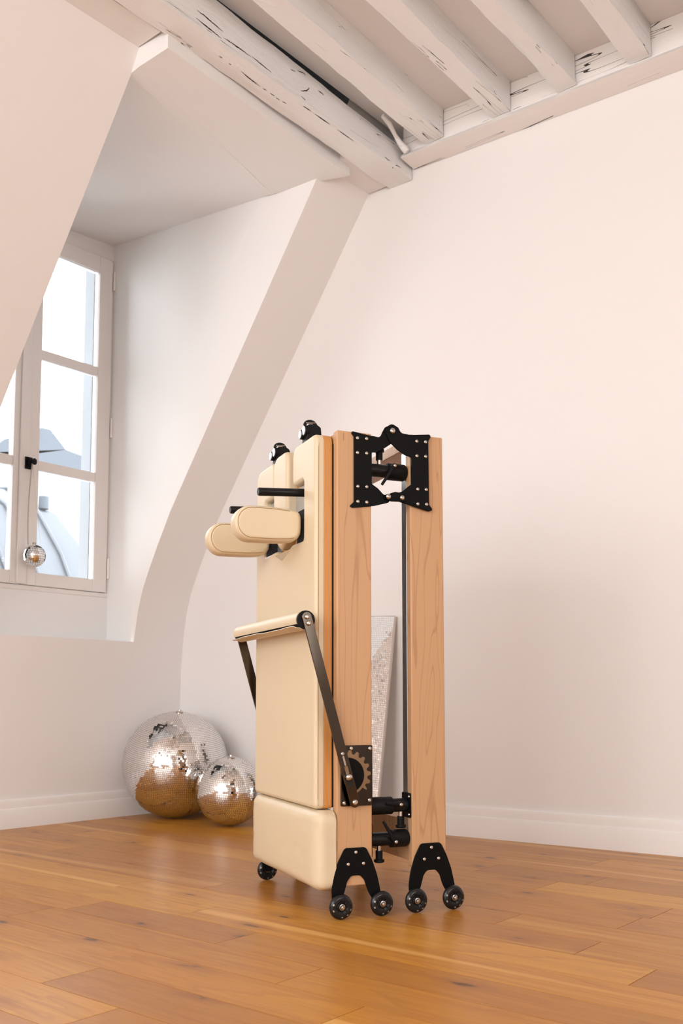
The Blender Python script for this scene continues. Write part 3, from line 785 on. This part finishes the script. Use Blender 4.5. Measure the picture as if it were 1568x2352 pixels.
bm = B(); tube(bm, [(-.008, -.0028, .17), (-.008, -.0034, .21), (-.0085, -.0034, .280), (-.012, -.002, .298), (-.022, -.001, .303)], .0016, 8); part('piping', bm, M['leather'], cu)
# --- footbar: two flat arms and a padded roller
pv = Vector((.046, .329)); tp = Vector((-.1035, .862)); dr = (tp - pv).normalized(); nr = Vector((dr.y, -dr.x))
def armline(hw, ext):
    pts = []
    for c, s in ((pv, -1), (tp, 1)):
        for k in range(13):
            a = -PI / 2 + PI * k / 12
            pts.append(tuple(c + (nr * math.sin(a) * hw * (1 if s < 0 else -1)) + dr * s * math.cos(a) * (hw + ext)))
    return pts
def flat_arm(w0, w1):
    bm = B(); prism(bm, armline(.0152, 0), 'y', w0, w1)
    return part('footbar_arm', bm, M['bronze'], smooth=30, bevel=.0014, label='polished dark metal arm')
arm = flat_arm(-.0255, -.0195); arm2 = flat_arm(D + .012, D + .018)
bm = B(); tube(bm, [(pv.x, -.0195, pv.y), (pv.x, -.0065, pv.y)], .011, 16); part('pivot', bm, M['bronze'], arm)
screw(arm, pv.x, -.0255, pv.y, .0088, 'pivot_bolt')
a_ = tp - dr * .000; screw(arm, a_.x, -.0255, a_.y, .0078); a_ = tp - dr * .019; screw(arm, a_.x, -.0255, a_.y, .0078)
a_ = pv + dr * .145; screw(arm, a_.x, -.0255, a_.y, .0058)
# spring window, locking pin and its keyhole plate
def slot(c0, c1, hw, w0, w1, mat, name):
    bm = B(); pts = []
    for c, s in ((c0, -1), (c1, 1)):
        for k in range(9):
            a = -PI / 2 + PI * k / 8; pts.append(tuple(c + nr * math.sin(a) * hw * (1 if s < 0 else -1) + dr * s * math.cos(a) * hw))
    prism(bm, pts, 'y', w0, w1); return part(name, bm, mat, arm, 30)
slot(pv + dr * .112, pv + dr * .136, .0028, -.0260, -.0250, M['steel'], 'spring')
slot(pv + dr * .066, pv + dr * .090, .0095, -.0262, -.0250, M['dark'], 'keyhole')
slot(pv + dr * .078, pv + dr * .104, .0052, -.0268, -.0255, M['brass'], 'latch_plate')
slot(pv + dr * .055, pv + dr * .058, .0085, -.0260, -.0250, M['dark'], 'keyhole')
bm = B(); c = pv + dr * .0755
lathe(bm, [(.0085, 0), (.0105, .002), (.0105, .006), (.008, .0105), (.0045, .0125), (0, .013)], (c.x, -.0262, c.y), (0, -1, 0), 24); part('locking_knob', bm, M['steel'], arm, 50)
# roller
rc = (-.1035, .8535)
bm = B(); lathe(bm, [(0, 0), (.0240, 0), (.0245, .002), (.0245, D + .018), (.0240, D + .02), (0, D + .02)], (rc[0], -.016, rc[1]), (0, 1, 0), 36)
rol = part('footbar_roller', bm, M['foam'], smooth=40)
bm = B(); lathe(bm, [(0, -.0015), (.0262, -.0015), (.0275, 0), (.0275, .006), (.0262, .0075), (0, .0075)], (rc[0], -.0175, rc[1]), (0, 1, 0), 36)
part('end_cap', bm, M['plastic'], rol, 40)
bm = B(); rings = []
ang0, ang1 = math.radians(205), math.radians(-125)
nn = 30
for i in range(49):
    wv = -.008 + (D + .006) * i / 48
    wav = .0009 * math.sin(wv * 17 + 1) + .0004 * math.sin(wv * 41)
    prf = []
    for k in range(nn + 1):
        a = ang0 + (ang1 - ang0) * k / nn; prf.append((rc[0] + .0282 * math.cos(a), rc[1] + .0282 * math.sin(a)))
    # loose flap hanging below the open seam
    e = prf[-1]; prf.append((e[0] - .010 - wav, e[1] - .001)); prf.append((e[0] - .0185 - wav * 2, e[1] + .003 + wav))
    inn = [(p[0] + (rc[0] - p[0]) * .085, p[1] + (rc[1] - p[1]) * .085) for p in prf[:nn + 1]] + [(prf[-2][0] + .001, prf[-2][1] + .0022), (prf[-1][0] + .001, prf[-1][1] + .0015)]
    rings.append([bm.verts.new((p[0], wv, p[1])) for p in prf + inn[::-1]])
m_ = len(rings[0])
for a, b in zip(rings, rings[1:]):
    for k in range(m_): bm.faces.new((a[k], a[(k + 1) % m_], b[(k + 1) % m_], b[k]))
bm.faces.new(rings[0]); bm.faces.new(rings[-1][::-1])
part('roller_cover', bm, M['leather'], rol, 50, label='cream cover open along a black seam')
# --- gear plate beside the arm
bm = B(); prism(bm, rpoly([(.0105, .3165, .004), (.1105, .3165, .004), (.1105, .4915, .004), (.0105, .4915, .004)], 4), 'y', -.0062, -.0002)
gp = part('gear_plate', bm, M['gunmetal'], bevel=.001)
gc = Vector((.032, .405))
def arcpts(r, a0, a1, n): return [(gc.x + r * math.cos(a0 + (a1 - a0) * k / n), gc.y + r * math.sin(a0 + (a1 - a0) * k / n)) for k in range(n + 1)]
outer = []
nt = 8; A0, A1 = math.radians(-62), math.radians(100)
for k in range(nt * 12 + 1):
    a = A0 + (A1 - A0) * k / (nt * 12); ph = k / 12 * 2 * PI
    r = .0675 + .0055 * max(-1, min(1, 1.6 * math.sin(ph))) if a > math.radians(-38) else .0585
    outer.append((gc.x + r * math.cos(a), gc.y + r * math.sin(a)))
bm = B(); o_, i_ = outer, arcpts(.0515, A0, A1, nt * 12)
va = [[bm.verts.new((p[0], w_, p[1])) for p in L_] for L_ in (o_, i_) for w_ in (-.0066, -.0055)]
for k in range(len(o_) - 1):
    bm.faces.new((va[0][k], va[0][k + 1], va[2][k + 1], va[2][k]))
    bm.faces.new((va[0][k], va[1][k], va[1][k + 1], va[0][k + 1]))
    bm.faces.new((va[2][k], va[2][k + 1], va[3][k + 1], va[3][k]))
part('gear_slot', bm, M['brass'], gp, 20, label='bronze toothed slot')
bm = B(); pts = [(gc.x + .0505 * math.cos(a), gc.y + .0505 * math.sin(a)) for a in [math.radians(-65 + 165 * k / 30) for k in range(31)]]
prism(bm, pts, 'y', -.0072, -.0062); part('gear_disc', bm, M['black'], gp)
for t, z in ((.1015, .4815), (.100, .3315), (.042, .4825), (.020, .326)): screw(gp, t, -.0062, z, .0060)
# --- telescopic legs folded between the two frames
wa = .036
def leg(z, x0, xs, xc, xe, bigleft, kx, kdir, lev, tilt=0.):
    """tube from x0 with a cap; k: height knob, lev: clamp lever"""
    bm = B(); tube(bm, [(x0, wa, z), (xs, wa, z + tilt)], .0205, 24)
    tb = part('folding_leg', bm, M['blacks'], smooth=40)
    bm = B()
    a, b = xc, xe
    lathe(bm, [(0, 0), (.0235, 0), (.0262, .003), (.0262, abs(b - a) - .007), (.022, abs(b - a)), (0, abs(b - a))], (a, wa, z + tilt), ((1 if b > a else -1), 0, 0), 28)
    part('rubber_foot', bm, M['plastic'], tb, 40)
    bm = B(); s = kdir
    tube(bm, [(kx, wa, z + s * .018), (kx, wa, z + s * .034)], .0075, 14)
    part('collar', bm, M['steel'], tb, 40)
    bm = B(); lathe(bm, [(0, .033), (.0105, .033), (.0105, .058), (.0155, .059), (.0155, .066), (.012, .068), (0, .068)], (kx, wa, z), (0, 0, s), 22)
    part('height_knob', bm, M['plastic'], tb, 40)
    (lx0, lz0), (lx1, lz1) = lev
    bm = B()
    tube(bm, [(lx0, wa - .030, lz0), ((lx0 + lx1) / 2, wa - .032, (lz0 + lz1) / 2), (lx1, wa - .030, lz1)], [.0075, .0052, .0042], 12)
    tube(bm, [(lx0, wa - .019, lz0), (lx0, wa - .038, lz0)], .0078, 16)
    part('clamp_lever', bm, M['plastic'], tb, 40)
    screw(tb, lx0, wa - .038, lz0, .0056)
    return tb
leg(1.327, .1125, .20, .180, .2425, False, .155, 1, ((.190, 1.338), (.150, 1.277)))
leg(.309, .2425, .16, .192, .1125, True, .222, -1, ((.205, .314), (.160, .318)))
leg(.211, .1125, .20, .184, .2425, False, .150, -1, ((.188, .206), (.150, .266)))
bm = B(); prism(bm, rpoly([(.006, .272, .004), (.062, .272, .004), (.062, .345, .004), (.006, .345, .004)], 3), 'x', .2385, .2428)
bp = part('leg_bracket', bm, M['black'], bevel=.0006)
for z in (.282, .335):
    bm = B(); lathe(bm, [(.005, 0), (.005, .0012), (.003, .0034), (0, .0036)], (.2385, .012, z), (-1, 0, 0), 14); part('screw', bm, M['steel'], bp, 40)
bm = B(); prism(bm, rpoly([(.006, .165, .004), (.062, .165, .004), (.062, .262, .004), (.006, .262, .004)], 3), 'x', .1123, .1155)
part('leg_bracket', bm, M['black'], bevel=.0006)
# --- rope pulleys on the top board
def pulley(w):
    t = -.012
    bm = B(); prism(bm, rpoly([(t - .030, 1.405, .002), (t + .027, 1.405, .002), (t + .021, 1.478, .010), (t + .006, 1.488, .006), (t - .022, 1.486, .008), (t - .025, 1.462, .008)], 4), 'y', w - .021, w + .021)
    h = part('pulley', bm, M['plastic'], smooth=35, bevel=.002)
    for dy, dz, r, dx in ((-.010, 1.466, .0150, -.031), (.014, 1.459, .0135, -.034)):
        bm = B(); lathe(bm, [(0, -.008), (r + .002, -.008), (r + .002, .004), (r, .006), (0, .006)], (t + dx + .004, w + dy, dz), (-1, 0, 0), 22); part('pulley_wheel', bm, M['plastic'], h, 40)
        bm = B(); lathe(bm, [(r * .95, 0), (r * .95, .0012), (r * .6, .0022), (r * .35, .0014), (0, .0014)], (t + dx - .002, w + dy, dz), (-1, 0, 0), 22)
        part('bearing_cap', bm, M['alu2'], h, 40, label='shiny round bearing cap')
    bm = B(); tube(bm, [(t + .010 - .030 * (1 - math.cos(a)) / 1.6, w - .004 + .0 * a, 1.485 + .015 * math.sin(a)) for a in [PI * k / 10 for k in range(11)]], .0052, 8)
    part('strap_loop', bm, M['foam'], h, 40)
    bm = B(); tube(bm, [(t - .026, w - .018, 1.489), (t + .004, w - .018, 1.4915)], .0022, 8); part('buckle_pin', bm, M['steel'], h, 40)
    bm = B(); tube(bm, [(t + .016, w - .010, 1.465), (t + .024, w - .010, 1.465)], .0018, 8); part('screw', bm, M['steel'], h, 40)
pulley(.176); pulley(.470)

# ================================================================== MIRROR BALLS AND MOSAIC BOARD
def mirror_ball(name, c, R, rows, label, tile_gap=.13, jit=.018, seed=0, rx=0., ry=0.):
    rn = random.Random(seed)
    root = empty(name, (c[0], c[1], c[2] - R)); root.rotation_euler = (0, 0, 0)
    tag(root, label, 'mirror ball')
    rot = Matrix.Rotation(rx, 3, 'X') @ Matrix.Rotation(ry, 3, 'Y')
    bm = B(); bmesh.ops.create_uvsphere(bm, u_segments=64, v_segments=32, radius=R * .985)
    o = link('ball_core', bm, M['grout'], root, 60); o.location = (0, 0, R)
    bm = B(); h = PI / rows
    for i in range(rows):
        th = h * (i + .5); n = max(4, round(2 * PI * math.sin(th) / h)); dph = 2 * PI / n; off = rn.random()
        for k in range(n):
            ph = (k + off) * dph
            nrm = Vector((math.sin(th) * math.cos(ph), math.sin(th) * math.sin(ph), math.cos(th)))
            e1 = Vector((-math.sin(ph), math.cos(ph), 0)); e2 = nrm.cross(e1)
            nj = (nrm + e1 * rn.gauss(0, jit) + e2 * rn.gauss(0, jit)).normalized()
            a = (e1 - nj * e1.dot(nj)).normalized(); b = nj.cross(a)
            hw = R * dph * math.sin(th) / 2 * (1 - tile_gap); hh = R * h / 2 * (1 - tile_gap); p = nrm * R * .992
            vsn = [bm.verts.new(rot @ (p + a * sx * hw + b * sy * hh)) for sx, sy in ((-1, -1), (1, -1), (1, 1), (-1, 1))]
            bm.faces.new(vsn)
    me = bpy.data.meshes.new('mirror_tiles'); bm.to_mesh(me); bm.free(); me.materials.append(M['mirror'])
    o = bpy.data.objects.new('mirror_tiles', me); COL.objects.link(o); o.parent = root; o.location = (0, 0, R)
    bm = B(); lathe(bm, [(0, .012), (.008, .012), (.010, .006), (.020 if R > .1 else .008, .002), (.020 if R > .1 else .008, -.004)], rot @ Vector((0, 0, R)), rot @ Vector((0, 0, 1)), 18)
    o = link('hanging_cap', bm, M['steel'], root, 40); o.location = (0, 0, R)
    return root
mirror_ball('mirror_ball', (-4.060, 3.457, .284), .284, 88, 'large mirror ball on the floor in the room corner', seed=1, rx=math.radians(4), ry=math.radians(10))
mirror_ball('mirror_ball', (-3.598, 3.419, .172), .172, 52, 'smaller mirror ball on the floor, partly behind the reformer', seed=2, rx=math.radians(6), ry=math.radians(8))
hb = mirror_ball('mirror_ball', (-4.478, 2.832, 1.378), .059, 15, 'tiny mirror ball hanging by a chain from the window latch', seed=3, jit=.02)
bm = B()
kx, ky, kz = XI + .050 + 4.478, 2.826 - 2.832, 1.872 - 1.319
def beads(pts, r):
    for p in pts:
        m4 = Matrix.Translation(p) @ Matrix.Diagonal((r, r, r, 1)); bmesh.ops.create_icosphere(bm, subdivisions=1, radius=1, matrix=m4)
npt = 60
beads([Vector((kx - kx * k / npt, ky - .028 * math.sin(PI * .55 * k / npt) - .006 * k / npt, kz - (kz - .118) * k / npt)) for k in range(npt + 1)], .0044)
bead = link('bead_chain', bm, M['steel'], hb, 60)
bm = B(); tube(bm, [(kx, ky + .004, kz), (kx * .6, ky + .022, kz * .62), (kx * .2, .044, .105)], .0009, 5); link('thin_chain', bm, M['steel'], hb, 60)

# leaning board covered with mirror tesserae
def board():
    Bd = empty('mosaic_board', bw(1.33, .19, 0)); tag(Bd, 'tall white mirror mosaic board leaning on the back wall behind the reformer', 'board')
    top = Vector(bw(1.33, .022, 1.045)); base = Vector(bw(1.33, .205, 0)); upv = top - base; Ht = upv.length; upv.normalize()
    side = Vector((EX, EY, 0)); nrm = side.cross(upv).normalized()
    if nrm.y > 0: nrm = -nrm
    Wd = .34
    o0 = base - Vector(Bd.location)
    def P(s, h, n): return o0 + side * s + upv * h + nrm * n
    bm = B()
    pts = rpoly([(-Wd / 2, 0, 0), (Wd / 2, 0, 0), (Wd / 2, Ht - .006, .008), (0, Ht, .3), (-Wd / 2, Ht - .012, .01)], 5)
    a = [bm.verts.new(P(s, h, 0)) for s, h in pts]; b = [bm.verts.new(P(s, h, -.014)) for s, h in pts]
    bm.faces.new(a); bm.faces.new(b[::-1])
    for i in range(len(pts)): bm.faces.new((a[i], b[i], b[(i + 1) % len(pts)], a[(i + 1) % len(pts)]))
    link('backing', bm, plain('pale_board_backing', (.62, .55, .50, 1), .7), Bd, 20)
    rn = random.Random(5); bmw = B(); bmm = B(); ts = .0105
    for i in range(int(Wd / ts)):
        for j in range(int(Ht / ts)):
            s = -Wd / 2 + (i + .5) * ts; h = (j + .5) * ts + .004 * math.sin(s * 25)
            if h > Ht - .012 or rn.random() < .012: continue
            edge = .74 * Ht + (s - .02) * .9 * 1.6 + .02 * noise.noise(Vector((s * 30, h * 30, 0)))
            white = h > edge or (h > edge - .25 and rn.random() < .03)
            hw = ts / 2 * rn.uniform(.80, .93); hh = ts / 2 * rn.uniform(.80, .93)
            t1, t2 = rn.gauss(0, .05), rn.gauss(0, .05); r_ = rn.gauss(0, .06)
            tgt = bmw if white else bmm
            vv = []
            for sx, sy in ((-1, -1), (1, -1), (1, 1), (-1, 1)):
                x, y = sx * hw, sy * hh; x, y = x - y * r_, y + x * r_
                vv.append(tgt.verts.new(P(s + x, h + y, .0018 + x * t1 + y * t2)))
            f = tgt.faces.new(vv)
    link('white_tiles', bmw, plain('glazed_white_tile', (.88, .91, .93, 1), .25), Bd, 0)
    link('mirror_tiles', bmm, M['mirror'], Bd, 0)
board()
